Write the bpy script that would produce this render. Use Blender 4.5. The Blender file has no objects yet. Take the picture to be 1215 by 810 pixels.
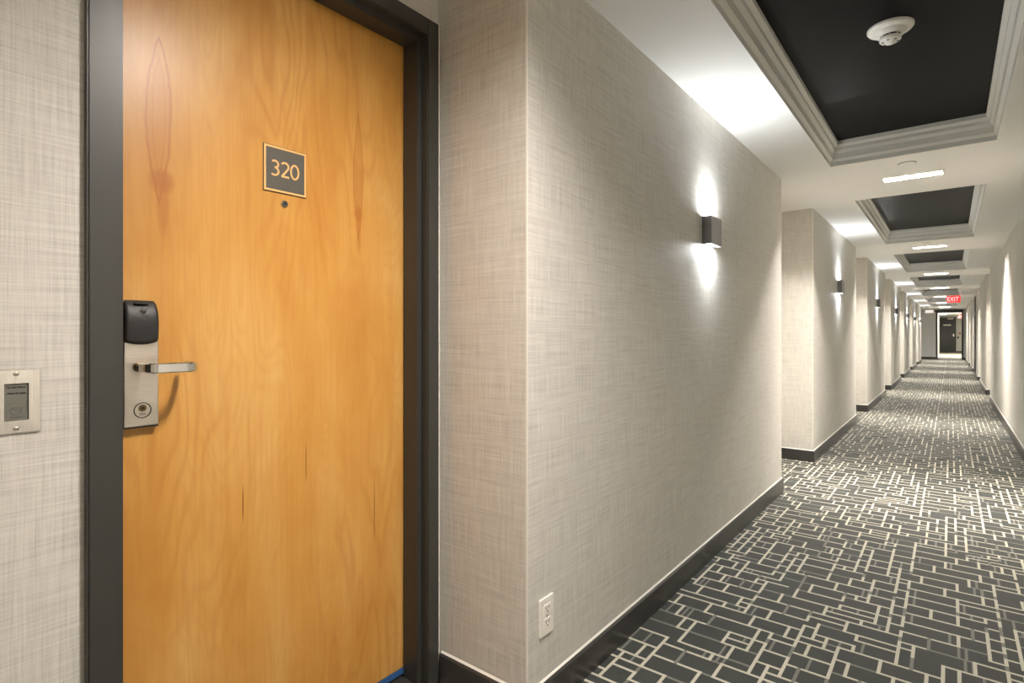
import bpy, bmesh, math, random
from mathutils import Vector, Matrix
random.seed(7)
SC = bpy.context.scene
COL = SC.collection
PI = math.pi

# ------------------------------------------------------------------ constants
CEIL = 2.163          # ceiling height
XL, XR = -0.92, 0.505 # corridor wall planes
XA, XAR = -1.27, 0.855  # back planes of the door alcoves
P = 3.88              # bay length
YB, YE = -4.0, 30.2   # corridor ends
L1 = 4.636            # first visible ceiling lamp
BLK = 2.308           # black coffer plane

# ------------------------------------------------------------------ materials
def new_mat(name):
    m = bpy.data.materials.new(name); m.use_nodes = True
    nt = m.node_tree
    return m, nt, nt.nodes['Principled BSDF']

def lin(c):
    return tuple((v/12.92 if v <= .04045 else ((v+.055)/1.055)**2.4) for v in (x/255 for x in c)) + (1,)

def plain(name, rgb, rough=.5, metal=0, spec=None, noise=0, nscale=60, bump=0, emit=None, estr=0):
    m, nt, b = new_mat(name)
    b.inputs['Base Color'].default_value = lin(rgb)
    b.inputs['Roughness'].default_value = rough
    b.inputs['Metallic'].default_value = metal
    if spec is not None: b.inputs['Specular IOR Level'].default_value = spec
    if emit:
        b.inputs['Emission Color'].default_value = lin(emit)
        b.inputs['Emission Strength'].default_value = estr
    if noise or bump:
        tc = nt.nodes.new('ShaderNodeTexCoord')
        n = nt.nodes.new('ShaderNodeTexNoise'); n.inputs['Scale'].default_value = nscale; n.inputs['Detail'].default_value = 3
        nt.links.new(tc.outputs['Object'], n.inputs['Vector'])
        if noise:
            mx = nt.nodes.new('ShaderNodeMixRGB')
            c = lin(rgb)
            mx.inputs[1].default_value = tuple(v*(1-noise) for v in c[:3])+(1,)
            mx.inputs[2].default_value = tuple(min(1, v*(1+noise)) for v in c[:3])+(1,)
            nt.links.new(n.outputs['Fac'], mx.inputs[0]); nt.links.new(mx.outputs[0], b.inputs['Base Color'])
        if bump:
            bp = nt.nodes.new('ShaderNodeBump'); bp.inputs['Strength'].default_value = bump; bp.inputs['Distance'].default_value = .002
            nt.links.new(n.outputs['Fac'], bp.inputs['Height']); nt.links.new(bp.outputs[0], b.inputs['Normal'])
    return m

class NB:
    """small node-building helper"""
    def __init__(s, nt): s.nt = nt
    def math(s, op, a, b=None, c=None, clamp=False):
        n = s.nt.nodes.new('ShaderNodeMath'); n.operation = op; n.use_clamp = clamp
        for i, v in enumerate((a, b, c)):
            if v is None: continue
            if isinstance(v, (int, float)): n.inputs[i].default_value = v
            else: s.nt.links.new(v, n.inputs[i])
        return n.outputs[0]
    def vmul(s, v, sc):
        n = s.nt.nodes.new('ShaderNodeVectorMath'); n.operation = 'MULTIPLY'
        s.nt.links.new(v, n.inputs[0]); n.inputs[1].default_value = sc
        return n.outputs[0]
    def noise(s, v, scale=1, detail=2, rough=.5, dist=0):
        n = s.nt.nodes.new('ShaderNodeTexNoise')
        n.inputs['Scale'].default_value = scale; n.inputs['Detail'].default_value = detail
        n.inputs['Roughness'].default_value = rough; n.inputs['Distortion'].default_value = dist
        s.nt.links.new(v, n.inputs['Vector'])
        return n.outputs['Fac']
    def ramp(s, f, stops):
        n = s.nt.nodes.new('ShaderNodeValToRGB')
        e = n.color_ramp.elements
        while len(e) < len(stops): e.new(.5)
        for el, (p, c) in zip(e, stops): el.position = p; el.color = c
        s.nt.links.new(f, n.inputs[0]); return n.outputs[0]
    def mix(s, f, a, b, mode='MIX'):
        n = s.nt.nodes.new('ShaderNodeMixRGB'); n.blend_type = mode
        for i, v in enumerate((f, a, b)):
            if isinstance(v, (int, float)): n.inputs[i].default_value = v
            elif isinstance(v, tuple): n.inputs[i].default_value = v
            else: s.nt.links.new(v, n.inputs[i])
        return n.outputs[0]
    def smooth(s, v, a, b):
        n = s.nt.nodes.new('ShaderNodeMapRange'); n.interpolation_type = 'SMOOTHSTEP'
        s.nt.links.new(v, n.inputs[0]); n.inputs[1].default_value = a; n.inputs[2].default_value = b
        return n.outputs[0]

def wallpaper():
    m, nt, b = new_mat('linen_wallpaper'); N = NB(nt)
    tc = nt.nodes.new('ShaderNodeTexCoord'); uv = tc.outputs['UV']
    v1 = N.noise(N.vmul(uv, (330, 9, 1)), 1, 2)
    h1 = N.noise(N.vmul(uv, (7, 300, 1)), 1, 2)
    v2 = N.noise(N.vmul(uv, (95, 3.5, 1)), 1, 1)
    h2 = N.noise(N.vmul(uv, (2.5, 85, 1)), 1, 1)
    bl = N.noise(N.vmul(uv, (14, 14, 1)), 1, 2)
    f = N.math('ADD', N.math('MULTIPLY', v1, .36), N.math('MULTIPLY', h1, .36))
    f = N.math('ADD', f, N.math('MULTIPLY', v2, .13))
    f = N.math('ADD', f, N.math('MULTIPLY', h2, .15))
    f = N.math('ADD', f, N.math('MULTIPLY', bl, .03))
    c = N.ramp(f, [(.34, lin((178, 175, 168))), (.50, lin((203, 200, 193))), (.66, lin((219, 217, 210)))])
    nt.links.new(c, b.inputs['Base Color'])
    b.inputs['Roughness'].default_value = .62
    b.inputs['Specular IOR Level'].default_value = .3
    bp = nt.nodes.new('ShaderNodeBump'); bp.inputs['Strength'].default_value = .25; bp.inputs['Distance'].default_value = .001
    nt.links.new(f, bp.inputs['Height']); nt.links.new(bp.outputs[0], b.inputs['Normal'])
    return m

def wood():
    m, nt, b = new_mat('maple_veneer'); N = NB(nt)
    tc = nt.nodes.new('ShaderNodeTexCoord'); ob = tc.outputs['Object']
    sep = nt.nodes.new('ShaderNodeSeparateXYZ'); nt.links.new(ob, sep.inputs[0])
    y, z = sep.outputs['Y'], sep.outputs['Z']
    fib = N.noise(N.vmul(ob, (1, 160, 5)), 1, 3)
    band = N.noise(N.vmul(ob, (1, 11, .55)), 1, 2)
    blot = N.noise(N.vmul(ob, (1, 5, 2.2)), 1, 3, .55, .4)
    fig = N.noise(N.vmul(ob, (1, 3.2, .62)), 1, 3, .45, .25)
    rings = N.math('ABSOLUTE', N.math('SINE', N.math('MULTIPLY', fig, 80)))
    rings = N.math('POWER', rings, 6)
    amp = N.smooth(N.noise(N.vmul(ob, (1, 2.5, 1.3)), 1, 1), .40, .66)
    rings = N.math('MULTIPLY', rings, amp)
    fig2 = N.noise(N.vmul(ob, (1, 5.5, .9)), 1, 2, .5, .3)
    fine = N.math('POWER', N.math('ABSOLUTE', N.math('SINE', N.math('MULTIPLY', fig2, 130))), 4)
    base = N.ramp(N.math('ADD', N.math('MULTIPLY', blot, .6), N.math('MULTIPLY', band, .4)),
                  [(.32, lin((192, 134, 58))), (.50, lin((207, 154, 78))), (.68, lin((219, 174, 105)))])
    c = N.mix(N.math('MULTIPLY', N.smooth(fib, .35, .75), .16), base, lin((176, 106, 40)))
    c = N.mix(N.math('MULTIPLY', rings, .34), c, lin((178, 112, 48)))
    c = N.mix(N.math('MULTIPLY', fine, .13), c, lin((186, 122, 56)))
    # flame-shaped figure with a knot near its foot, twice on the leaf
    wob = N.math('MULTIPLY', N.math('SUBTRACT', N.noise(N.vmul(ob, (1, 10, 14)), 1, 3), .5), .55)
    def eye(cy, cz, w, h, s):
        dy = N.math('DIVIDE', N.math('SUBTRACT', y, cy), w)
        dz = N.math('DIVIDE', N.math('SUBTRACT', z, cz), h)
        d = N.math('ADD', N.math('ABSOLUTE', dy), N.math('MULTIPLY', dz, dz))
        d = N.math('ADD', d, wob)
        ring = N.math('SUBTRACT', 1, N.smooth(N.math('ABSOLUTE', N.math('SUBTRACT', d, .93)), .02, .17))
        ring2 = N.math('SUBTRACT', 1, N.smooth(N.math('ABSOLUTE', N.math('SUBTRACT', d, .50)), .02, .12))
        inn = N.math('SUBTRACT', 1, N.smooth(d, .6, 1.05))
        return N.math('MULTIPLY', N.math('MAXIMUM', N.math('MAXIMUM', ring, N.math('MULTIPLY', ring2, .6)), N.math('MULTIPLY', inn, .25)), s)
    def blob(cy, cz, w, h, s, soft=.4):
        dy = N.math('DIVIDE', N.math('SUBTRACT', y, cy), w)
        dz = N.math('DIVIDE', N.math('SUBTRACT', z, cz), h)
        d = N.math('SQRT', N.math('ADD', N.math('MULTIPLY', dy, dy), N.math('MULTIPLY', dz, dz)))
        d = N.math('ADD', d, wob)
        return N.math('MULTIPLY', N.math('SUBTRACT', 1, N.smooth(d, 1-soft, 1+soft)), s)
    for e in (eye(.468, 1.56, .026, .185, .75), eye(.984, 1.545, .0165, .185, .75),
              blob(.475, 1.425, .024, .024, .75), blob(.476, 1.37, .012, .06, .55),
              blob(.984, 1.44, .014, .022, .65), blob(.986, 1.39, .007, .06, .5)):
        c = N.mix(e, c, lin((172, 104, 42)))
    for cy, cz, h in ((.650, .68, .045), (.818, .75, .048), (1.041, .57, .075)):
        c = N.mix(blob(cy, cz, .0016, h, .85, .35), c, lin((120, 62, 14)))
    nt.links.new(c, b.inputs['Base Color'])
    b.inputs['Roughness'].default_value = .33
    b.inputs['Specular IOR Level'].default_value = .45
    return m

def carpet(name, rgb, var):
    m, nt, b = new_mat(name); N = NB(nt)
    tc = nt.nodes.new('ShaderNodeTexCoord'); ob = tc.outputs['Object']
    n1 = N.noise(ob, 420, 2); n2 = N.noise(ob, 18, 3)
    f = N.math('ADD', N.math('MULTIPLY', n1, .7), N.math('MULTIPLY', n2, .3))
    c = lin(rgb)
    col = N.ramp(f, [(.3, tuple(v*(1-var) for v in c[:3])+(1,)), (.7, tuple(v*(1+var) for v in c[:3])+(1,))])
    nt.links.new(col, b.inputs['Base Color'])
    b.inputs['Roughness'].default_value = .72
    b.inputs['Specular IOR Level'].default_value = .35
    b.inputs['Sheen Weight'].default_value = .08
    b.inputs['Sheen Roughness'].default_value = .5
    bp = nt.nodes.new('ShaderNodeBump'); bp.inputs['Strength'].default_value = .6; bp.inputs['Distance'].default_value = .002
    nt.links.new(n1, bp.inputs['Height']); nt.links.new(bp.outputs[0], b.inputs['Normal'])
    return m

def brushed(name, rgb, rough, axis):
    m, nt, b = new_mat(name); N = NB(nt)
    tc = nt.nodes.new('ShaderNodeTexCoord')
    n = N.noise(N.vmul(tc.outputs['Object'], axis), 1, 3)
    c = lin(rgb)
    col = N.ramp(n, [(.3, tuple(v*.9 for v in c[:3])+(1,)), (.7, tuple(min(1, v*1.08) for v in c[:3])+(1,))])
    nt.links.new(col, b.inputs['Base Color'])
    b.inputs['Metallic'].default_value = 1; 
    r = N.math('ADD', N.math('MULTIPLY', n, .15), rough-.07)
    nt.links.new(r, b.inputs['Roughness'])
    return m

M = dict(
    paper=wallpaper(), wood=wood(),
    carpet=carpet('carpet_charcoal', (57, 60, 57), .22), line=carpet('carpet_cream_yarn', (196, 192, 176), .10),
    grey=carpet('carpet_grey_yarn', (120, 120, 113), .12),
    base=plain('baseboard_paint', (58, 57, 56), .28, noise=.06, nscale=9),
    caulk=plain('white_caulk', (225, 222, 214), .6, noise=.03),
    ceil=plain('ceiling_paint', (226, 225, 221), .75, noise=.015, nscale=5),
    mould=plain('moulding_paint', (222, 222, 216), .45, noise=.015, nscale=8),
    black=plain('black_coffer_paint', (4, 5, 6), .35, spec=.06, noise=.1, nscale=3),
    frame=plain('charcoal_frame_paint', (58, 58, 55), .38, noise=.05, nscale=14, bump=.05),
    steel=brushed('brushed_steel', (214, 208, 198), .36, (30, 30, 900)),
    plate=brushed('satin_steel_plate', (238, 236, 230), .24, (900, 900, 20)),
    chrome=plain('chrome', (225, 225, 222), .14, 1, noise=.02),
    brass=plain('aged_brass', (120, 98, 62), .3, 1, noise=.1),
    plastic=plain('black_plastic', (36, 36, 35), .5, noise=.08, nscale=300),
    mark=plain('grey_mark', (78, 78, 76), .5, noise=.05),
    dark=plain('dark_edge', (38, 34, 30), .4, noise=.05),
    slate=plain('slate_sign_face', (84, 80, 72), .55, noise=.05, nscale=40),
    tan=plain('tan_sign_rim', (232, 184, 118), .45, noise=.04, nscale=60),
    offwhite=plain('off_white_plastic', (236, 233, 224), .35, noise=.02),
    slot=plain('dark_slot', (30, 30, 28), .6, noise=.05),
    sconce=brushed('dark_bronze_metal', (140, 140, 142), .42, (20, 500, 20)),
    glass=plain('grey_display', (112, 112, 104), .25, noise=.04),
    ink=plain('black_ink', (28, 28, 26), .5, noise=.05),
    blue=plain('blue_tape', (52, 96, 150), .6, noise=.06),
    lamp=plain('lamp_tube', (255, 250, 235), .4, emit=(255, 238, 208), estr=3, noise=.01),
    lens=plain('sconce_lens', (255, 255, 255), .4, emit=(240, 246, 255), estr=2.5, noise=.01),
    reflector=plain('lamp_baffle', (44, 41, 36), .6, 0, noise=.02),
    endgrey=plain('grey_wall_paint', (186, 190, 191), .5, noise=.03, nscale=6),
    blackdoor=plain('black_door_paint', (42, 42, 43), .4, noise=.06, nscale=8),
    red=plain('red_sign_face', (214, 52, 52), .4, emit=(235, 60, 60), estr=.8, noise=.03),
    redpaint=plain('red_enamel', (200, 40, 40), .4, noise=.03),
    signwhite=plain('lit_white_letters', (250, 225, 220), .4, emit=(255, 190, 185), estr=1.0, noise=.02),
    white=plain('white_paint', (226, 226, 222), .5, noise=.02, nscale=8),
    tile=plain('cream_floor_tile', (212, 204, 186), .35, noise=.06, nscale=6),
    litface=plain('lit_sign_face', (235, 232, 226), .4, emit=(255, 240, 232), estr=.45, noise=.02),
    globe=plain('lit_globe', (255, 255, 250), .4, emit=(255, 250, 240), estr=8, noise=.01),
)

# ------------------------------------------------------------------ mesh helper
class MB:
    def __init__(s): s.bm = bmesh.new(); s.mats = []; s.uv = None
    def mi(s, m):
        if m is None: m = s.mats[0] if s.mats else None
        if m is None: return 0
        if m not in s.mats: s.mats.append(m)
        return s.mats.index(m)
    def face(s, pts, m=None, uvs=None):
        f = s.bm.faces.new([s.bm.verts.new(p) for p in pts]); f.material_index = s.mi(m)
        if uvs:
            l = s.bm.loops.layers.uv.verify()
            for lp, u in zip(f.loops, uvs): lp[l].uv = u
        return f
    def box(s, x0, x1, y0, y1, z0, z1, m=None, bevel=0):
        i = s.mi(m)
        r = bmesh.ops.create_cube(s.bm, size=1)
        vs = r['verts']
        for v in vs:
            v.co = Vector(((x0+x1)/2+v.co.x*(x1-x0), (y0+y1)/2+v.co.y*(y1-y0), (z0+z1)/2+v.co.z*(z1-z0)))
        fs = {f for v in vs for f in v.link_faces}
        for f in fs: f.material_index = i
        if bevel:
            es = list({e for f in fs for e in f.edges})
            rr = bmesh.ops.bevel(s.bm, geom=es, offset=bevel, segments=2, affect='EDGES', profile=.5)
            for f in rr['faces']: f.material_index = i
        return s
    def cyl(s, p0, p1, r0, r1=None, seg=24, m=None, caps=True):
        r1 = r0 if r1 is None else r1; i = s.mi(m)
        p0, p1 = Vector(p0), Vector(p1); d = (p1-p0)
        q = d.to_track_quat('Z', 'Y')
        a = [s.bm.verts.new(p0 + q @ Vector((r0*math.cos(2*PI*k/seg), r0*math.sin(2*PI*k/seg), 0))) for k in range(seg)]
        b = [s.bm.verts.new(p1 + q @ Vector((r1*math.cos(2*PI*k/seg), r1*math.sin(2*PI*k/seg), 0))) for k in range(seg)]
        for k in range(seg):
            f = s.bm.faces.new((a[k], a[(k+1)%seg], b[(k+1)%seg], b[k])); f.material_index = i; f.smooth = True
        if caps:
            f = s.bm.faces.new(list(reversed(a))); f.material_index = i
            f = s.bm.faces.new(b); f.material_index = i
        return s
    def lathe(s, o, axis, prof, seg=40, m=None):
        """prof: list of (radius, distance along axis)"""
        i = s.mi(m); o = Vector(o); q = Vector(axis).to_track_quat('Z', 'Y')
        rings = []
        for r, h in prof:
            if r < 1e-6: rings.append([s.bm.verts.new(o + q @ Vector((0, 0, h)))])
            else: rings.append([s.bm.verts.new(o + q @ Vector((r*math.cos(2*PI*k/seg), r*math.sin(2*PI*k/seg), h))) for k in range(seg)])
        for a, b in zip(rings, rings[1:]):
            for k in range(seg):
                k2 = (k+1) % seg
                if len(a) == 1 and len(b) == 1: continue
                if len(a) == 1: vs = (a[0], b[k2], b[k])
                elif len(b) == 1: vs = (a[k], a[k2], b[0])
                else: vs = (a[k], a[k2], b[k2], b[k])
                f = s.bm.faces.new(vs); f.material_index = i; f.smooth = True
        return s
    def ribbon(s, pts, w, d, fr, closed=False, m=None):
        """thick stroke along 2-D points in frame fr(u, v, n)"""
        i = s.mi(m); n = len(pts); ring = []
        for k in range(n):
            a = Vector(pts[k-1] if (k or closed) else pts[0]); c = Vector(pts[(k+1) % n] if (k < n-1 or closed) else pts[-1])
            t = (c-a).normalized(); nn = Vector((-t.y, t.x))*w/2; p = Vector(pts[k])
            l, r = p+nn, p-nn
            ring.append([s.bm.verts.new(fr(*q, h)) for q, h in ((l, 0), (l, d), (r, d), (r, 0))])
        for k in range(n if closed else n-1):
            A, B = ring[k], ring[(k+1) % n]
            for j in range(3):
                f = s.bm.faces.new((A[j], A[j+1], B[j+1], B[j])); f.material_index = i
        if not closed:
            for R in (ring[0], ring[-1]):
                f = s.bm.faces.new(R); f.material_index = i
        return s
    def build(s, name, mat=None, parent=None, loc=None, recalc=True, smooth=False):
        if recalc: bmesh.ops.recalc_face_normals(s.bm, faces=s.bm.faces)
        me = bpy.data.meshes.new(name); s.bm.to_mesh(me); s.bm.free()
        if not s.mats: s.mats = [mat]
        for m in s.mats: me.materials.append(m)
        if smooth:
            for p in me.polygons: p.use_smooth = True
        o = bpy.data.objects.new(name, me); COL.objects.link(o)
        if parent: o.parent = parent
        if loc: o.location = loc
        return o

def box(name, mat, dims, parent=None, bevel=0):
    b = MB(); b.box(*dims, m=mat, bevel=bevel); return b.build(name, mat, parent)

def empty(name, loc=(0, 0, 0)):
    o = bpy.data.objects.new(name, None); o.empty_display_size = .05; o.location = loc; COL.objects.link(o); return o
def thing(o, label, cat, group=None):
    o['label'] = label; o['category'] = cat
    if group: o['group'] = group
    return o
def struct(o): o['kind'] = 'structure'; return o

def text_obj(name, s, size, mat, parent, centre, facing, depth=.0006, width=None):
    cu = bpy.data.curves.new(name+'_outline', 'FONT'); cu.body = s; cu.size = size; cu.extrude = depth/2; cu.offset = size*(.045 if size < .01 else 0)
    cu.align_x = 'CENTER'; cu.align_y = 'CENTER'
    t = bpy.data.objects.new(name+'_outline', cu); COL.objects.link(t)
    dg = bpy.context.evaluated_depsgraph_get(); dg.update()
    me = bpy.data.meshes.new_from_object(t.evaluated_get(dg))
    bpy.data.objects.remove(t); bpy.data.curves.remove(cu)
    xs = [v.co.x for v in me.vertices]; ys = [v.co.y for v in me.vertices]
    k = (width/(max(xs)-min(xs))) if width else 1
    cx, cy = (max(xs)+min(xs))/2, (max(ys)+min(ys))/2
    R = (Matrix.Rotation(PI/2, 4, 'Z') if facing == '+x' else Matrix.Identity(4)) @ Matrix.Rotation(PI/2, 4, 'X')
    me.transform(Matrix.Translation(centre) @ R @ Matrix.Diagonal((k, 1, 1, 1)) @ Matrix.Translation((-cx, -cy, 0)))
    me.materials.clear(); me.materials.append(mat); me.name = name
    o = bpy.data.objects.new(name, me); COL.objects.link(o); o.parent = parent
    return o

# ------------------------------------------------------------------ walls
LP = [(XL, YB), (XL, .08), (XA, .08), (XA, 1.229), (XL, 1.229), (XL, 4.17)]
y0 = 4.17
while True:
    y1 = y0 + 1.13
    if y0 + 1.13 > 27.4: break
    LP += [(XA, y0), (XA, y1), (XL, y1)]
    y0 = y0 + P if y0 + P < 28 else 99
    LP += [(XL, y0)]
    if y0 > 27: break
LP += [(XA, y0), (XA, YE)]
RP = [(XR, YB)]
for k in range(2, 6):
    a = 4.17 + P*k
    RP += [(XR, a), (XAR, a), (XAR, a+1.13), (XR, a+1.13)]
RP += [(XR, YE)]

def wall_from(path, name, doorhole=None):
    b = MB(); s = 0
    for (xa, ya), (xb, yb) in zip(path, path[1:]):
        L = math.hypot(xb-xa, yb-ya)
        def q(a0, a1, z0, z1):
            pa = Vector((xa, ya)).lerp(Vector((xb, yb)), a0/L); pb = Vector((xa, ya)).lerp(Vector((xb, yb)), a1/L)
            b.face([(pa.x, pa.y, z0), (pb.x, pb.y, z0), (pb.x, pb.y, z1), (pa.x, pa.y, z1)], M['paper'],
                   [(s+a0, z0), (s+a1, z0), (s+a1, z1), (s+a0, z1)])
        dh = doorhole and abs(xa-doorhole[0]) < 1e-4 and abs(xb-xa) < 1e-4 and ya <= doorhole[1] and yb >= doorhole[2]
        if dh:
            q(0, doorhole[1]-ya, 0, CEIL); q(doorhole[1]-ya, doorhole[2]-ya, doorhole[3], CEIL); q(doorhole[2]-ya, L, 0, CEIL)
        else: q(0, L, 0, CEIL)
        s += L + .137
    return struct(b.build(name, recalc=False))
DY0, DY1, DZ = .34, 1.195, 2.03
wall_from(LP, 'wall_left', (XA, DY0, DY1, DZ))
wall_from([(x, y) for x, y in reversed(RP)], 'wall_right')

def baseboard(paths, name, h=.095, th=.013):
    b = MB()
    prof = [(.0, 0), (th, 0), (th, h-.005), (th-.004, h), (.0, h)]
    for path in paths:
        n = len(path); off = []
        for k in range(n):
            ns = []
            for a, c in ((k-1, k), (k, k+1)):
                if a < 0 or c >= n: continue
                d = Vector((path[c][0]-path[a][0], path[c][1]-path[a][1])).normalized(); ns.append(Vector((d.y, -d.x)))
            v = ns[0] if len(ns) == 1 or (ns[0]-ns[1]).length < 1e-4 else ns[0]+ns[1]
            off.append(v)
        def ring(k, pr): return [(path[k][0]+off[k].x*d, path[k][1]+off[k].y*d, z) for d, z in pr]
        for k in range(n-1):
            A, B = ring(k, prof), ring(k+1, prof)
            for j in range(1, len(prof)-1):
                b.face([A[j], B[j], B[j+1], A[j+1]], M['base'])
            A, B = ring(k, [(.006, h), (.0005, h+.005)]), ring(k+1, [(.006, h), (.0005, h+.005)])
            b.face([A[0], B[0], B[1], A[1]], M['caulk'])
        for k in (0, n-1):
            b.face(ring(k, prof), M['base'])
    return struct(b.build(name, recalc=False))
i0 = LP.index((XA, .08))
baseboard([LP[:i0+1]+[(XA, DY0-.029)], [(XA+.018, 1.229)] + LP[LP.index((XL, 1.229)):]], 'baseboard_left')
baseboard([[(x, y) for x, y in reversed(RP)]], 'baseboard_right')

# pale corner beads on the outer corners of the papered walls
n = 0
for (x, y) in [(XL, 1.229), (XL, 4.17)] + [(XL, 5.30+P*k) for k in range(6)]:
    n += 1
    sg = -1 if y != 4.17 else 1
    b = MB(); b.box(XL-.0005, XL+.0014, min(y+sg*.0014, y-sg*.0035), max(y+sg*.0014, y-sg*.0035), .1, CEIL, m=M['caulk'])
    b.box(XL-.0035, XL-.0005, min(y-sg*.0005, y+sg*.0014), max(y-sg*.0005, y+sg*.0014), .1, CEIL, m=M['caulk'])
    struct(b.build('trim_%d' % n))

# ------------------------------------------------------------------ floor
U, UY = .041, .044
def carpet_tile(NX, NY, rnd):
    """line rectangles (x0,x1,y0,y1,kind) of one woven repeat: a packing of small rectangles on a lattice"""
    own = [[-1]*NX for _ in range(NY)]; cells = []
    order = []
    for y in range(NY):
        st = rnd.randrange(NX); order += [((st+i) % NX, y) for i in range(NX)]
    for x, y in order:
            if own[y][x] >= 0: continue
            w = rnd.choice((1, 2, 2, 2, 3, 3, 3, 4)); h = rnd.choice((1, 2, 2, 2, 2))
            if w == 1: h = rnd.choice((1, 2))
            if y and rnd.random() < .85 and own[y-1][(x+w-1) % NX] != own[y-1][(x+w) % NX]: w += 1
            if y and w > 1 and own[y-1][(x+w-1) % NX] != own[y-1][(x+w) % NX]: w -= 1
            c = len(cells); ww = 0
            while ww < w and own[y][(x+ww) % NX] < 0: ww += 1
            hh = 0
            while hh < h and all(own[(y+hh) % NY][(x+i) % NX] < 0 for i in range(ww)): hh += 1
            for j in range(hh):
                for i in range(ww): own[(y+j) % NY][(x+i) % NX] = c
            cells.append((x, y, ww, hh))
    out = []
    vx, hy = .0052, .0054
    kind = {}
    def k(a, b, o):
        key = (min(a, b), max(a, b), o)
        if key not in kind:
            r = rnd.random(); kind[key] = 'line' if r > (.20 if o == 'v' else .17) else ('grey' if r > .05 else None)
        return kind[key]
    for y in range(NY):
        for x in range(NX):
            a, b = own[y][x], own[y][(x+1) % NX]
            if a != b:
                kd = k(a, b, 'v')
                if kd: out.append(((x+1)*U-vx, (x+1)*U+vx, y*UY-hy, (y+1)*UY+hy, kd, .0011+.0001*(y % 2)+(.0002 if kd == 'line' else 0)))
            a, b = own[y][x], own[(y+1) % NY][x]
            if a != b:
                kd = k(a, b, 'h')
                if kd: out.append((x*U-vx, (x+1)*U+vx, (y+1)*UY-hy, (y+1)*UY+hy, kd, .0007+.0001*(x % 2)+(.0002 if kd == 'line' else 0)))
    for x, y, w, h in cells:
        if w >= 2 and rnd.random() < .42:
            gx = (x + rnd.choice((.5, .62, w*.5, w-.6)))*U
            out.append((gx-.0042, gx+.0042, y*UY, (y+h)*UY, 'grey', .0004))
            if w >= 3 and rnd.random() < .35: out.append((gx+.02-.0042, gx+.02+.0042, y*UY, (y+h)*UY, 'grey', .0004))
    return out

b = MB()
b.face([(XA-.12, YB, 0), (XAR, YB, 0), (XAR, 32.2, 0), (XA-.12, 32.2, 0)], M['carpet'])
NX, NY = 28, 43
W, H = NX*U, NY*UY
tile = carpet_tile(NX, NY, random.Random(21))
nx, ny = 2, int(32/H)+1
x_lo, x_hi = XA-.02, XAR
for iy in range(-1, ny):
    for ix in range(nx):
        ox, oy = x_lo+ix*W, iy*H-.2
        for x0, x1, y0_, y1_, k, h in tile:
            a, c, d, e = ox+x0, min(ox+x1, x_hi), oy+y0_, oy+y1_
            if a >= x_hi or e > 32: continue
            if (ix+iy) % 2: h += .00003
            b.face([(a, d, h), (c, d, h), (c, e, h), (a, e, h)], M[k])
struct(b.build('floor', recalc=False))

# ------------------------------------------------------------------ ceiling, coffers
coffers = [(-.604, .2, L1+P*(k-1)+.575, L1+P*k-.575) for k in range(0, 7)]

lampY = [L1+P*k for k in range(-2, 7)]
LX0, LX1, LD = -.368, -.038, .055
def holes():
    for c in coffers: yield c
    for y in lampY: yield (LX0, LX1, y-LD, y+LD)
hs = list(holes())
xs = sorted({XA-.1, XAR} | {h[i] for h in hs for i in (0, 1)})
ys = sorted({YB, YE+.06} | {h[i] for h in hs for i in (2, 3)})
b = MB()
for xa, xb in zip(xs, xs[1:]):
    for ya, yb in zip(ys, ys[1:]):
        cx, cy = (xa+xb)/2, (ya+yb)/2
        if any(h[0] < cx < h[1] and h[2] < cy < h[3] for h in hs): continue
        b.face([(xa, ya, CEIL), (xa, yb, CEIL), (xb, yb, CEIL), (xb, ya, CEIL)], M['ceil'])
struct(b.build('ceiling', recalc=False))
prof = [(0, 0), (0, .026), (.015, .041), (.015, .050), (.017, .074), (.031, .090), (.031, .108), (.046, .122), (.046, .145)]
for k, (xa, xb, ya, yb) in enumerate(coffers):
    b = MB()
    for (d0, h0), (d1, h1) in zip(prof, prof[1:]):
        c0 = [(xa+d0, ya+d0), (xb-d0, ya+d0), (xb-d0, yb-d0), (xa+d0, yb-d0)]
        c1 = [(xa+d1, ya+d1), (xb-d1, ya+d1), (xb-d1, yb-d1), (xa+d1, yb-d1)]
        for j in range(4):
            j2 = (j+1) % 4
            b.face([c0[j]+(CEIL+h0,), c0[j2]+(CEIL+h0,), c1[j2]+(CEIL+h1,), c1[j]+(CEIL+h1,)], M['mould'])
    struct(b.build('trim_%d' % (11+k)))
    d = .02
    b = MB(); b.box(xa+d, xb-d, ya+d, yb-d, BLK, BLK+.02, m=M['black'])
    struct(b.build('ceiling_panel'))

# ------------------------------------------------------------------ room 320 door
door = struct(empty('door_1', (XA, .767, 0)))
def dpart(o): o.parent = door; o.matrix_parent_inverse = Matrix.Translation((-XA, -.767, 0)); return o
FX = -1.250   # casing face
SX = -1.28    # stop face
LXF = -1.346  # leaf front face
o0, o1, oz = .317, 1.214, 2.056       # casing outer
j0, j1, jz = .366, 1.168, 2.005       # jamb opening
s0, s1, sz = .382, 1.150, 1.988       # stop opening
b = MB(); b.mi(M['frame'])
def ushape(x0, x1, a, c):   # extruded inverted U between inner (c) and outer (a) rectangles
    (ay0, ay1, az), (cy0, cy1, cz) = a, c
    b.box(x0, x1, ay0, cy0, 0, az); b.box(x0, x1, cy1, ay1, 0, az); b.box(x0, x1, cy0, cy1, cz, az)
ushape(XA-.02, FX, (o0, o1, oz), (j0, j1, jz))
ushape(SX-.03, XA-.019, (j0-.03, j1+.03, jz+.03), (j0, j1, jz))
ushape(LXF+.004, SX, (j0-.02, j1+.02, jz+.02), (s0, s1, sz))
ushape(LXF-.06, LXF+.0045, (j0-.02, j1+.02, jz+.02), (j0-.004, j1+.004, jz+.004))
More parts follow.
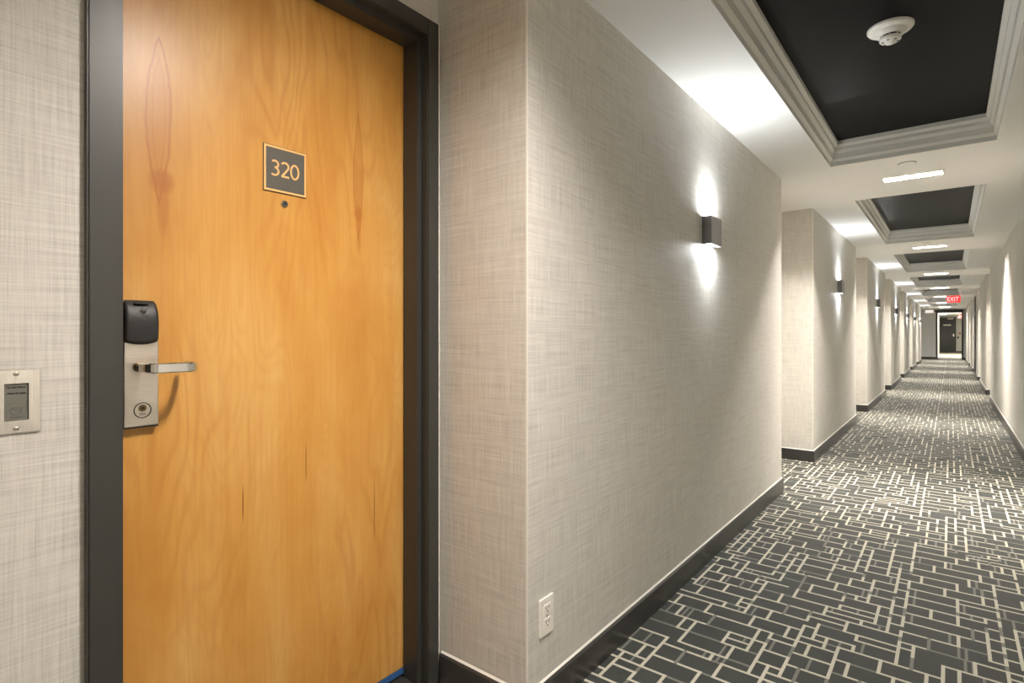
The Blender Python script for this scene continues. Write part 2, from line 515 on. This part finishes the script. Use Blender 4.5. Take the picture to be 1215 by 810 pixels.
bmesh.ops.bevel(b.bm, geom=[e for e in b.bm.edges if abs(e.verts[0].co.x-FX) < 1e-5 and abs(e.verts[1].co.x-FX) < 1e-5], offset=.003, segments=2, affect='EDGES')
dpart(b.build('door_frame', M['frame']))
b = MB(); b.box(FX-.0005, FX-.02, o1, o1+.004, .1, oz+.004, m=M['caulk']); dpart(b.build('caulk_bead'))
leaf = dpart(box('door_panel', M['wood'], (LXF-.045, LXF, j0-.002, j1+.002, .048, jz), bevel=.0015))
dpart(box('door_sweep', M['blue'], (LXF-.03, LXF+.002, j0, j1, .03, .047)))
dpart(box('threshold', M['base'], (LXF-.07, SX+.01, s0, s1, .0, .022), bevel=.004))
b = MB(); b.cyl((LXF, .756, 1.426), (LXF+.004, .756, 1.426), .0085, m=M['chrome']); b.cyl((LXF+.0035, .756, 1.426), (LXF+.0046, .756, 1.426), .0055, m=M['ink'])
dpart(b.build('peephole'))
# lock
lk0, lk1, lz0, lz1 = .397, .4605, .899, 1.163
PX = LXF+.020
lock = dpart(box('door_lock', M['steel'], (LXF, PX, lk0, lk1, lz0, 1.10), bevel=.002))
lock['label'] = 'stainless electronic lock plate'
def lpart(o): o.parent = lock; o.matrix_parent_inverse = lock.matrix_world.inverted() @ Matrix.Identity(4); return o
lock.matrix_parent_inverse = Matrix.Translation((-XA, -.767, 0))
def lpart(o): o.parent = lock; return o     # the lock mesh sits at its door's coordinates
# dark strips over the left side and foot of the plate
b = MB(); b.box(LXF, PX-.004, lk0-.0012, lk0+.001, lz0-.001, 1.10, m=M['dark']); b.box(LXF, PX-.003, lk0-.0012, lk1+.0006, lz0-.003, lz0+.001, m=M['dark'])
lpart(b.build('lock_gasket'))
# cover: curved shell
def cover(name, y0, y1, z0, z1, xb, depth, mat):
    b = MB(); NU, NV = 18, 30; g = []
    for i in range(NV+1):
        v = i/NV; row = []
        for j in range(NU+1):
            u = j/NU; cu = 2*u-1
            zb = z0 - .006*(1-cu*cu)
            # rounded top corners
            zt = z1 - .006*max(0, (abs(cu)-.86)/.14)**2*.8
            z = zb + (zt-zb)*v
            dep = depth*(.86+.14*math.sin(PI*min(1, v*1.05)))
            dep *= (1-.07*abs(cu)**8)
            if v > .5: dep *= math.sqrt(max(0.02, 1-((v-.5)/.515)**2.4))
            if v < .06: dep *= .8+.2*(v/.06)
            row.append(b.bm.verts.new((xb+dep, y0+(y1-y0)*u, z)))
        g.append(row)
    for i in range(NV):
        for j in range(NU):
            f = b.bm.faces.new((g[i][j], g[i][j+1], g[i+1][j+1], g[i+1][j])); f.smooth = True
    back = [[b.bm.verts.new((xb, v.co.y, v.co.z)) for v in r] for r in (g[0], g[-1])]
    bl = [b.bm.verts.new((xb, r[0].co.y, r[0].co.z)) for r in g]; br = [b.bm.verts.new((xb, r[-1].co.y, r[-1].co.z)) for r in g]
    for j in range(NU):
        b.bm.faces.new((g[0][j], back[0][j], back[0][j+1], g[0][j+1])); b.bm.faces.new((g[-1][j], g[-1][j+1], back[1][j+1], back[1][j]))
    for i in range(NV):
        b.bm.faces.new((g[i][0], g[i+1][0], bl[i+1], bl[i])); b.bm.faces.new((g[i][-1], br[i], br[i+1], g[i+1][-1]))
    return b.build(name, mat)
cv = lpart(cover('reader_cover', .3955, .4550, 1.076, lz1-.001, LXF+.012, .027, M['plastic'])); cv['label'] = 'black plastic card reader cover'
lpart(box('cover_backing', M['plastic'], (LXF, LXF+.020, lk0-.008, lk0+.006, 1.098, lz1-.002), bevel=.003))
b = MB()
fr = lambda u, v, n: (LXF+.0375+n, .427+u, 1.132+v)
for r in (.004, .0075, .011):
    b.ribbon([(r*math.cos(t), r*math.sin(t)) for t in [PI*.30+PI*.4*k/8 for k in range(9)]], .0011, .0018, fr, m=M['mark'])
b.ribbon([(-.003, -.004), (.004, -.004), (.004, -.010)], .001, .0018, fr, m=M['mark'])
lpart(b.build('reader_mark'))
lpart(box('cover_tab', M['slot'], (LXF+.0265, LXF+.0345, .412, .438, lz1-.0095, lz1-.006)))
# lever
lvz = 1.023
b = MB(); b.lathe((PX, .423, lvz), (1, 0, 0), [(.010, 0), (.010, .006), (.0075, .010), (.0075, .013), (.009, .015), (.009, .020), (.006, .024), (.006, .034)], m=M['brass'])
col = lpart(b.build('lever_collar')); col['label'] = 'aged brass collar'
b = MB(); NS = 26; hh = .0098
path = [(PX+.026, .4235), (PX+.060, .4235), (PX+.076, .4238)]
path += [(PX+.0765+.0075*math.sin(k/6*PI/2), .4242+.0085*(1-math.cos(k/6*PI/2))) for k in range(1, 7)]
path += [(PX+.0845, .45), (PX+.0845, .484)]
path += [(PX+.0845-.028*(1-math.cos(k/8*PI/2)), .484+.026*math.sin(k/8*PI/2)) for k in range(1, 9)]
path += [(PX+.045, .5102), (PX+.012, .5102)]
rg = []
for k, (x, y) in enumerate(path):
    a = Vector(path[max(0, k-1)]); c = Vector(path[min(len(path)-1, k+1)]); t = (c-a).normalized(); nn = Vector((t.y, -t.x))*(.0085 if k < 2 else .0062 if k < 4 else .0042)
    ch = .002
    rg.append([b.bm.verts.new((x+sx*nn.x*wx, y+sx*nn.y*wx, lvz+zz)) for sx, wx, zz in
               ((1, 1, -hh+ch), (1, 1, hh-ch), (1, .6, hh), (-1, .6, hh), (-1, 1, hh-ch), (-1, 1, -hh+ch), (-1, .6, -hh), (1, .6, -hh))])
for A, B in zip(rg, rg[1:]):
    for j in range(8): b.bm.faces.new((A[j], A[(j+1) % 8], B[(j+1) % 8], B[j]))
b.bm.faces.new(rg[0]); b.bm.faces.new(rg[-1])
lev = lpart(b.build('lever', M['chrome'])); lev['label'] = 'chrome lever handle'
b = MB()
cy_, cz_ = .4305, .9325
ell = [(.0155*math.cos(2*PI*k/40), .0155*math.sin(2*PI*k/40)) for k in range(40)]
fr2 = lambda u, v, n: (PX+n-.0002, cy_+u, cz_+v)
b.ribbon(ell, .0018, .0012, fr2, closed=True, m=M['ink'])
b.cyl((PX-.0002, cy_, cz_+.0045), (PX+.0012, cy_, cz_+.0045), .0072, m=M['brass'])
b.cyl((PX, cy_, cz_+.0045), (PX+.0016, cy_, cz_+.0045), .0035, m=M['dark'])
b.box(PX, PX+.0019, cy_-.0006, cy_+.0006, cz_+.002, cz_+.007, m=M['ink'])
for dz in (-.0065, -.0095): b.box(PX-.0002, PX+.0004, cy_-.006, cy_+.006, cz_+dz-.0006, cz_+dz+.0006, m=M['mark'])
lpart(b.build('key_cylinder'))

# ------------------------------------------------------------------ room number sign
sg = thing(empty('room_number_sign', (LXF, .758, 1.453)), 'square slate sign with tan rim reading 320 on the wooden door', 'sign')
def at(par, o): o.parent = par; o.matrix_parent_inverse = Matrix.Translation(-par.location); return o
at(sg, box('sign_rim', M['tan'], (LXF, LXF+.004, .7005, .8155, 1.453, 1.568), bevel=.0006))
at(sg, box('sign_backing', M['dark'], (LXF, LXF+.0022, .6995, .8165, 1.4515, 1.5695)))
at(sg, box('sign_face', M['slate'], (LXF+.003, LXF+.0046, .7058, .8102, 1.4583, 1.5627)))
def arc(cx, cy, rx, ry, a0, a1, n=18): return [(cx+rx*math.cos(math.radians(a0+(a1-a0)*k/n)), cy+ry*math.sin(math.radians(a0+(a1-a0)*k/n))) for k in range(n+1)]
glyphs = {
    '3': [arc(.0095, .0290, .0088, .0085, 140, -62, 16) + [(.0090, .0210)], [(.0090, .0210)] + arc(.0080, .0110, .0112, .0098, 75, -130, 18)],
    '2': [arc(.0100, .0280, .0098, .0095, 150, -28, 16) + [(.0140, .0170), (.0025, .0026)], [(.0005, .0018), (.0215, .0018)]],
    '0': [arc(.0120, .0190, .0105, .0178, 0, 350, 35)],
}
b = MB()
for ch, ux in (('3', .719), ('2', .7455), ('0', .7705)):
    fr3 = lambda u, v, n, ux=ux: (LXF+.0046+n, ux+u, 1.493+v)
    for k, st in enumerate(glyphs[ch]): b.ribbon(st, .0048, .0008+.0001*k, fr3, closed=(ch == '0'), m=M['tan'])
at(sg, b.build('sign_numerals'))

# ------------------------------------------------------------------ doorbell / service plate
PXW = XA
bp = thing(empty('service_button_plate', (XA, .2195, .92)), 'steel wall plate with small grey guest-service display beside the wooden door', 'switch')
y0_, y1_, z0_, z1_ = .1845, .2545, .920, 1.0315
b = MB()
outer = [(y0_, z0_), (y1_, z0_), (y1_, z1_), (y0_, z1_)]
def inset(d): return [(y0_+d, z0_+d), (y1_-d, z0_+d), (y1_-d, z1_-d), (y0_+d, z1_-d)]
wy0, wy1, wz0, wz1 = .2042, .2365, .9425, 1.0065
win = [(wy0, wz0), (wy1, wz0), (wy1, wz1), (wy0, wz1)]
loops = [(outer, 0), (outer, .002), (inset(.003), .006), (win, .0065), (win, .003)]
for (A, xa), (B, xb) in zip(loops, loops[1:]):
    for j in range(4):
        j2 = (j+1) % 4
        b.face([(XA+xa,)+A[j], (XA+xa,)+A[j2], (XA+xb,)+B[j2], (XA+xb,)+B[j]], M['plate'])
at(bp, b.build('cover_plate'))
at(bp, box('display', M['glass'], (XA+.0005, XA+.0045, wy0-.0005, wy1+.0005, wz0-.0005, wz1+.0005)))
b = MB(); b.box(XA+.003, XA+.0064, wy1-.0012, wy1, wz0, wz1, m=M['dark']); b.box(XA+.003, XA+.0064, wy0, wy1, wz1-.0009, wz1, m=M['dark']); at(bp, b.build('display_seal'))
for zc in (z0_+.0085, z1_-.0085):
    b = MB(); b.lathe((XA+.0058, .2195, zc), (1, 0, 0), [(.0042, 0), (.0042, .0012), (.0034, .0018), (0, .0018)], seg=24, m=M['steel'])
    b.box(XA+.0072, XA+.0078, .2195-.0032, .2195+.0032, zc-.0005, zc+.0005, m=M['slot'])
    at(bp, b.build('screw'))
at(bp, text_obj('display_text', 'Do Not Disturb', .0042, M['ink'], None, (XA+.0047, .2205, 1.0000), '+x', .0004, .0245))
at(bp, text_obj('display_text', 'Housekeeping', .0042, M['ink'], None, (XA+.0047, .2205, .9895), '+x', .0004, .0245))
b = MB(); fr4 = lambda u, v, n: (XA+.0045+n, .2195+u, .9590+v)
b.ribbon(arc(0, 0, .0072, .0066, 0, 350, 35), .0010, .0006, fr4, closed=True, m=M['mark'])
b.ribbon([(-.002, -.002), (.003, -.002), (.003, .002), (-.002, .0015)], .001, .0006, fr4, m=M['mark'])
b.ribbon([(-.007, -.0098), (-.002, -.0108), (.003, -.0108), (.0075, -.0098)], .0015, .0006, fr4, m=M['mark'])
at(bp, b.build('bell_button'))

# ------------------------------------------------------------------ outlet
ot = thing(empty('wall_outlet', (XL, 1.319, .224)), 'white duplex outlet low on the papered wall above the baseboard', 'outlet')
at(ot, box('cover_plate', M['offwhite'], (XL, XL+.006, 1.285, 1.353, .224, .333), bevel=.002))
for zc in (.2985, .2585):
    b = MB(); b.box(XL+.005, XL+.0075, 1.319-.0165, 1.319+.0165, zc-.0145, zc+.0145, m=M['offwhite'], bevel=.0011)
    for dy in (-.0062, .0062): b.box(XL+.007, XL+.0078, 1.319+dy-.0011, 1.319+dy+.0011, zc, zc+.0085, m=M['slot'])
    b.cyl((XL+.007, 1.319, zc-.006), (XL+.0078, 1.319, zc-.006), .0024, seg=14, m=M['slot'])
    at(ot, b.build('receptacle'))
b = MB(); b.cyl((XL+.0055, 1.319, .2785), (XL+.0072, 1.319, .2785), .0032, seg=16, m=M['steel']); at(ot, b.build('screw'))

# ------------------------------------------------------------------ copies
def copy_tree(o, parent=None):
    c = o.copy(); COL.objects.link(c)
    if parent: c.parent = parent
    for ch in list(o.children): copy_tree(ch, c)
    return c
def area(name, loc, rot, sx, sy, power, col, spread=180):
    l = bpy.data.lights.new(name, 'AREA'); l.shape = 'RECTANGLE'; l.size = sx; l.size_y = sy; l.energy = power; l.color = col; l.spread = math.radians(spread)
    o = bpy.data.objects.new(name, l); o.location = loc; o.rotation_euler = rot; COL.objects.link(o); return o

# ------------------------------------------------------------------ sconces
SW, SD, SH = .146, .044, .132
COOL = (.93, .97, 1.0); WARM = (1.0, .92, .84)
P_UP, P_DN, P_LAMP = 3.9, 3.3, 142
sc = empty('wall_sconce', (0, 0, 0))
b = MB()
for dims in ((0, .004, -SW/2, SW/2), (SD-.003, SD, -SW/2, SW/2), (.004, SD-.003, -SW/2, -SW/2+.003), (.004, SD-.003, SW/2-.003, SW/2)):
    b.box(*dims, 0, SH, m=M['sconce'])
b.build('sconce_body', parent=sc)
box('lens', M['lens'], (.004, SD-.003, -SW/2+.003, SW/2-.003, SH-.008, SH-.004), sc)
box('lens', M['lens'], (.004, SD-.003, -SW/2+.003, SW/2-.003, .004, .008), sc)
sy = [-1.30, 2.683] + [6.665+P*k for k in range(6)]
slab = ['black up-down wall sconce behind the room 320 doorway',  # out-of-view sconce added as a source of cool light on the near walls
        'largest black up-down wall sconce, on the long papered wall beside the door',
        'black up-down wall sconce second along the wall, past the first recess',
        'black up-down wall sconce third along the wall, past the second recess',
        'small black up-down wall sconce fourth along the left wall',
        'small black up-down wall sconce fifth along the left wall',
        'tiny black up-down wall sconce sixth along the left wall',
        'tiny black up-down wall sconce last before the grey end wall']
for k, y in enumerate(sy):
    o = sc if k == 0 else copy_tree(sc)
    o.location = (XL, y, 1.516)
    thing(o, slab[k], 'wall lamp', 'up-down sconces along the left wall')
def spot(name, loc, rot, power, col, cone):
    l = bpy.data.lights.new(name, 'SPOT'); l.energy = power; l.color = col; l.spot_size = math.radians(cone); l.spot_blend = 1; l.shadow_soft_size = .008
    o = bpy.data.objects.new(name, l); o.location = loc; o.rotation_euler = rot; COL.objects.link(o); return o
for k, y in enumerate(sy):
    spot('sconce_beam', (XL+.0225, y, 1.516+SH+.008), (PI, 0, 0), 3, COOL, 84)
    spot('sconce_beam', (XL+.0225, y, 1.516-.008), (0, 0, 0), 3, COOL, 84)
    area('sconce_up', (XL+.0225, y, 1.516+SH-.0015), (PI, 0, 0), .030, .09, P_UP*(2.6 if k == 0 else 1), COOL)
    area('sconce_down', (XL+.0225, y, 1.516+.0015), (0, 0, 0), .030, .09, P_DN, COOL)

# ------------------------------------------------------------------ recessed ceiling lamps
cl = empty('ceiling_light')
w2, d2 = (LX1-LX0)/2, LD
b = MB()   # flange + tray
for dims in ((-w2-.012, w2+.012, -d2-.012, -d2+.003), (-w2-.012, w2+.012, d2-.003, d2+.012), (-w2-.012, -w2+.003, -d2, d2), (w2-.003, w2+.012, -d2, d2)):
    b.box(*dims, -.004, .002, m=M['mould'])
b.build('flange', parent=cl)
b = MB()
b.box(-w2, w2, -d2, -d2+.002, 0, .085, m=M['reflector']); b.box(-w2, w2, d2-.002, d2, 0, .085, m=M['reflector'])
b.box(-w2, -w2+.002, -d2, d2, 0, .085, m=M['reflector']); b.box(w2-.002, w2, -d2, d2, 0, .085, m=M['reflector'])
b.box(-w2, w2, -d2, d2, .085, .088, m=M['reflector'])
b.build('reflector_tray', parent=cl)
for sgn in (-1, 1):
    b = MB(); b.cyl((sgn*.025, 0, .012), (sgn*.150, 0, .012), .011, seg=14, m=M['lamp']); b.build('lamp_tube', parent=cl)
b = MB(); b.box(-.022, .022, -.050, -.018, .000, .05, m=M['mould']); b.build('lamp_holder', parent=cl)
clab = ['recessed ceiling light behind the room 320 doorway',  # out-of-view lamp added behind the camera to boost fill on the return walls
        'recessed ceiling light above the room 320 doorway',
        'largest lit slot ceiling light, just past the nearest black coffer',
        'lit slot ceiling light past the second black coffer',
        'lit slot ceiling light past the third black coffer',
        'small lit slot ceiling light past the fourth black coffer',
        'thin lit slot ceiling light beside the red exit sign',
        'thin lit slot ceiling light farther away, just below the exit sign',
        'thinnest lit slot ceiling light, close to the grey end wall']  # last lamp is an extra, added to light the dark end wall
for k, y in enumerate(lampY):
    o = cl if k == 0 else copy_tree(cl)
    o.location = ((LX0+LX1)/2, y, CEIL)
    thing(o, clab[k], 'ceiling light', 'slot lights down the corridor ceiling')
    area('lamp_glow', ((LX0+LX1)/2, y, CEIL+(.034 if k < 2 or k > 7 else .078)), (0, 0, 0), .31, .095, (38, 48, P_LAMP, P_LAMP, P_LAMP, P_LAMP, P_LAMP, P_LAMP, 110)[k], WARM, 175)

# ------------------------------------------------------------------ sprinkler caps
sp = empty('sprinkler_cap')
b = MB(); b.lathe((0, 0, 0), (0, 0, -1), [(.044, -.002), (.044, .002), (.040, .005), (.0, .006)], m=M['ceil']); b.build('cover_disc', parent=sp)
b = MB(); b.lathe((0, 0, .0005), (0, 0, -1), [(.048, 0), (.048, .0012), (.044, .0014)], m=M['slot']); b.build('seam_ring', parent=sp)
for k, lab in enumerate(('round white sprinkler cover on the ceiling before the largest slot light', 'small round white sprinkler cover before the second slot light')):
    o = sp if k == 0 else copy_tree(sp)
    o.location = (-.215, 4.27+P*k, CEIL); thing(o, lab, 'sprinkler', 'sprinkler covers on the ceiling')

# ------------------------------------------------------------------ smoke detector
sm = thing(empty('smoke_detector', (-.188, 2.66, BLK)), 'round white smoke detector in the nearest black ceiling coffer', 'smoke detector')
b = MB(); b.lathe((0, 0, 0), (0, 0, -1), [(.079, 0), (.079, .006), (.074, .012), (.060, .016), (.056, .018)], m=M['offwhite']); b.lathe((0, 0, 0), (0, 0, -1), [(.056, .018), (.048, .030), (.040, .034), (.0, .034)], m=M['offwhite']); b.build('base', parent=sm)
b = MB(); b.lathe((0, 0, 0), (0, 0, -1), [(.034, .033), (.034, .041)], m=M['slot'])
for k in range(8):
    a = 2*PI*k/8; b.box(.034*math.cos(a)-.002, .034*math.cos(a)+.002, .034*math.sin(a)-.002, .034*math.sin(a)+.002, -.042, -.033, m=M['offwhite'])
b.build('vent_gap', parent=sm)
b = MB(); b.lathe((0, 0, 0), (0, 0, -1), [(.037, .040), (.037, .050), (.032, .055), (.018, .057), (.016, .063), (.0, .064)], m=M['offwhite'])
for k in range(6):
    a = 2*PI*k/6+.3; b.box(.025*math.cos(a)-.004, .025*math.cos(a)+.004, .025*math.sin(a)-.003, .025*math.sin(a)+.003, -.0575, -.055, m=M['slot'])
b.build('sensor_head', parent=sm)

# ------------------------------------------------------------------ exit sign in the corridor
ex = thing(empty('exit_sign', (.06, 19.70, CEIL)), 'red lit EXIT sign hanging from the corridor ceiling beside a slot light', 'exit sign')
box('sign_housing', M['white'], (-.158, .158, .002, .035, -.206, -.004), ex, bevel=.004)
box('sign_face', M['red'], (-.153, .153, -.002, .003, -.200, -.010), ex)
text_obj('sign_letters', 'EXIT', .175, M['signwhite'], ex, (-.006, -.003, -.105), '-y', .002, .25)
box('canopy', M['white'], (-.05, .05, -.005, .05, -.005, 0), ex)

# ------------------------------------------------------------------ end of the corridor
FE0, FE1, FEZ = -.50, .425, 2.125       # black frame outer
OE0, OE1, OEZ = -.435, .365, 2.0
b = MB()
TH = .13
for dims in ((XA, FE0+.02, 0, CEIL), (FE1-.02, XAR, 0, CEIL), (FE0+.02, FE1-.02, FEZ-.02, CEIL)):
    b.box(dims[0], dims[1], YE, YE+TH, dims[2], dims[3], m=M['endgrey'])
struct(b.build('wall_end'))
baseboard([[(XA, YE), (FE0, YE)], [(FE1, YE), (XR, YE)]], 'baseboard_end')
d2_ = struct(empty('door_2', (-.04, YE, 0)))
b = MB()
for x0, x1, z0, z1 in ((FE0, OE0, 0, FEZ), (OE1, FE1, 0, FEZ), (OE0, OE1, OEZ, FEZ)):
    b.box(x0, x1, YE-.025, YE+TH+.01, z0, z1, m=M['blackdoor'], bevel=.003)
at(d2_, b.build('door_frame'))
b = MB(); b.box(XA, XAR, YB-.1, YB, 0, CEIL, m=M['ceil']); struct(b.build('wall_back'))
# lobby beyond
VY, VX0, VX1, VZ = 41.5, -.50, .72, 2.163
b = MB()
b.face([(VX0-.2, 32.2, -.001), (VX1+.3, 32.2, -.001), (VX1+.3, VY, -.001), (VX0-.2, VY, -.001)], M['tile'])
struct(b.build('floor_lobby', recalc=False))
b = MB(); b.face([(VX0-.1, YE+TH, VZ), (VX1+.1, YE+TH, VZ), (VX1+.1, VY, VZ), (VX0-.1, VY, VZ)], M['ceil']); struct(b.build('ceiling_lobby', recalc=False))
b = MB(); b.box(VX0-.1, VX0, YE+TH, VY, 0, VZ, m=M['white']); struct(b.build('wall_lobby_left'))
b = MB(); b.box(VX1, VX1+.1, YE+TH, VY, 0, VZ, m=M['white']); struct(b.build('wall_lobby_right'))
b = MB(); b.box(VX0, VX1, VY, VY+.1, 0, VZ, m=M['white']); struct(b.build('wall_lobby_end'))
struct(box('baseboard_lobby', M['base'], (.26, VX1, VY-.015, VY, 0, .09)))
d4 = struct(empty('door_3', (-.12, VY, 0)))
b = MB()
for x0, x1, z0, z1 in ((-.5, -.45, 0, 2.06), (.20, .25, 0, 2.06), (-.45, .20, 2.01, 2.06)): b.box(x0, x1, VY-.03, VY, z0, z1, m=M['blackdoor'], bevel=.003)
at(d4, b.build('door_frame'))
at(d4, box('door_panel', M['blackdoor'], (-.45, .20, VY-.022, VY, .01, 2.01), bevel=.002))
b = MB(); b.box(-.14, .12, VY-.07, VY-.022, 1.95, 2.005, m=M['steel'], bevel=.004); b.box(-.1, .15, VY-.10, VY-.07, 2.0, 2.012, m=M['steel']); at(d4, b.build('door_closer'))
b = MB(); b.box(.12, .165, VY-.03, VY-.022, .93, 1.10, m=M['steel'], bevel=.003); b.box(.06, .15, VY-.075, VY-.06, 1.01, 1.03, m=M['chrome'], bevel=.003); b.cyl((.145, VY-.075, 1.02), (.145, VY-.022, 1.02), .01, seg=12, m=M['chrome']); at(d4, b.build('lever_handle'))
ds = thing(empty('door_sign', (-.13, VY-.022, 1.58)), 'small pale sign strip on the dark door at the corridor end', 'sign')
at(ds, box('sign_plate', M['offwhite'], (-.34, .02, VY-.028, VY-.0215, 1.575, 1.645), bevel=.001))
at(ds, box('sign_stripe', M['mark'], (-.32, 0, VY-.0295, VY-.0278, 1.598, 1.606)))
rl = thing(empty('round_ceiling_light', (-.30, 36.0, VZ)), 'round glowing ceiling light in the lobby past the black door frame', 'ceiling light')
b = MB(); b.lathe((0, 0, 0), (0, 0, -1), [(.17, 0), (.17, .02), (.155, .022)], m=M['white']); b.build('base_ring', parent=rl)
b = MB(); b.lathe((0, 0, 0), (0, 0, -1), [(.155, .02), (.14, .06), (.09, .09), (0, .1)], m=M['globe']); b.build('diffuser', parent=rl)
e2 = thing(empty('exit_sign', (.465, 37.5, VZ)), 'orange-red lit exit sign in the lobby, seen through the black door frame', 'exit sign')
box('sign_housing', M['white'], (-.15, .15, .003, .035, -.25, -.03), e2, bevel=.004)
box('sign_face', M['red'], (-.145, .145, -.002, .004, -.245, -.035), e2)
text_obj('sign_letters', 'EXIT', .16, M['signwhite'], e2, (0, -.003, -.14), '-y', .002, .23)
box('hanger', M['white'], (-.03, .03, .005, .03, -.035, 0), e2)
ps = thing(empty('fire_alarm_pull', (.42, VY, 1.08)), 'red fire alarm pull box on the white lobby wall beside the dark door', 'fire alarm')
at(ps, box('alarm_box', M['redpaint'], (.375, .465, VY-.05, VY+.002, 1.06, 1.18), bevel=.006))
at(ps, box('pull_handle', M['white'], (.395, .445, VY-.06, VY-.049, 1.085, 1.115), bevel=.003))
pc = thing(empty('wall_reader', (.34, VY, .84)), 'black box on the white lobby wall below the red alarm', 'card reader')
at(pc, box('reader_case', M['plastic'], (.295, .385, VY-.06, VY, .83, .93), bevel=.008))
at(pc, box('reader_window', M['mark'], (.315, .365, VY-.062, VY-.059, .87, .91)))
area('lobby_glow', (.1, 36.0, VZ-.12), (0, 0, 0), .4, 3.5, 60, (1, .95, .86))
area('lobby_glow', (.1, 32.0, VZ-.05), (0, 0, 0), .4, 1.2, 18, (1, .95, .86))

# white sign box and small dark unit on the grey end wall
eb = thing(empty('sign_box', (-.72, YE, 2.02)), 'white rectangular lit sign box high on the grey end wall', 'sign')
at(eb, box('box_case', M['white'], (-.885, -.565, YE-.06, YE, 1.985, 2.145), bevel=.006))
at(eb, box('box_face', M['litface'], (-.865, -.585, YE-.064, YE-.059, 2.005, 2.125)))
hb = thing(empty('door_holder', (-.55, YE, 2.08)), 'small dark unit high on the grey wall beside the white sign box', 'fixture')
at(hb, box('unit_case', M['plastic'], (-.555, -.51, YE-.05, YE+.002, 2.03, 2.11), bevel=.004))
at(hb, box('unit_plate', M['steel'], (-.565, -.50, YE-.006, YE, 2.01, 2.125), bevel=.001))

# dark flush door on the right wall
d5 = struct(empty('door_4', (XR, 19.0, 0)))
b = MB()
for ya, yb, za, zb in ((18.42, 18.47, 0, 2.06), (19.33, 19.38, 0, 2.06), (18.47, 19.33, 2.01, 2.06)): b.box(XR-.016, XR, ya, yb, za, zb, m=M['blackdoor'], bevel=.002)
at(d5, b.build('door_frame'))
at(d5, box('door_panel', M['blackdoor'], (XR-.008, XR, 18.47, 19.33, .01, 2.01)))
at(d5, box('door_handle', M['steel'], (XR-.05, XR-.008, 18.53, 18.58, .95, 1.10), bevel=.003))
rs = thing(empty('room_sign', (XR, 18.9, 1.58)), 'small bright plate on the dark door in the right wall', 'sign')
at(rs, box('sign_plate', M['white'], (XR-.014, XR-.008, 18.85, 18.99, 1.56, 1.66), bevel=.001))
at(rs, box('sign_stripe', M['mark'], (XR-.0155, XR-.0138, 18.87, 18.97, 1.60, 1.615)))

# ------------------------------------------------------------------ camera, world, output
cam = bpy.data.cameras.new('camera'); co = bpy.data.objects.new('camera', cam); COL.objects.link(co)
cam.sensor_width = 36; cam.lens = 658/1215*36; cam.shift_y = -9/1215; cam.clip_start = .02
co.location = (0, 0, 1.092); co.rotation_euler = (PI/2, 0, math.radians(38.34))
SC.camera = co
w = bpy.data.worlds.new('world'); SC.world = w; w.use_nodes = True
w.node_tree.nodes['Background'].inputs[0].default_value = (1, 1, 1, 1)
w.node_tree.nodes['Background'].inputs[1].default_value = .02
SC.view_settings.view_transform = 'Standard'; SC.view_settings.look = 'None'
SC.view_settings.gamma = 1; SC.view_settings.use_curve_mapping = False
SC.view_settings.exposure = 0.6
SC.cycles.max_bounces = 12; SC.cycles.diffuse_bounces = 8; SC.cycles.glossy_bounces = 4
SC.cycles.sample_clamp_indirect = 6; SC.cycles.use_denoising = True
SC.cycles.caustics_reflective = False
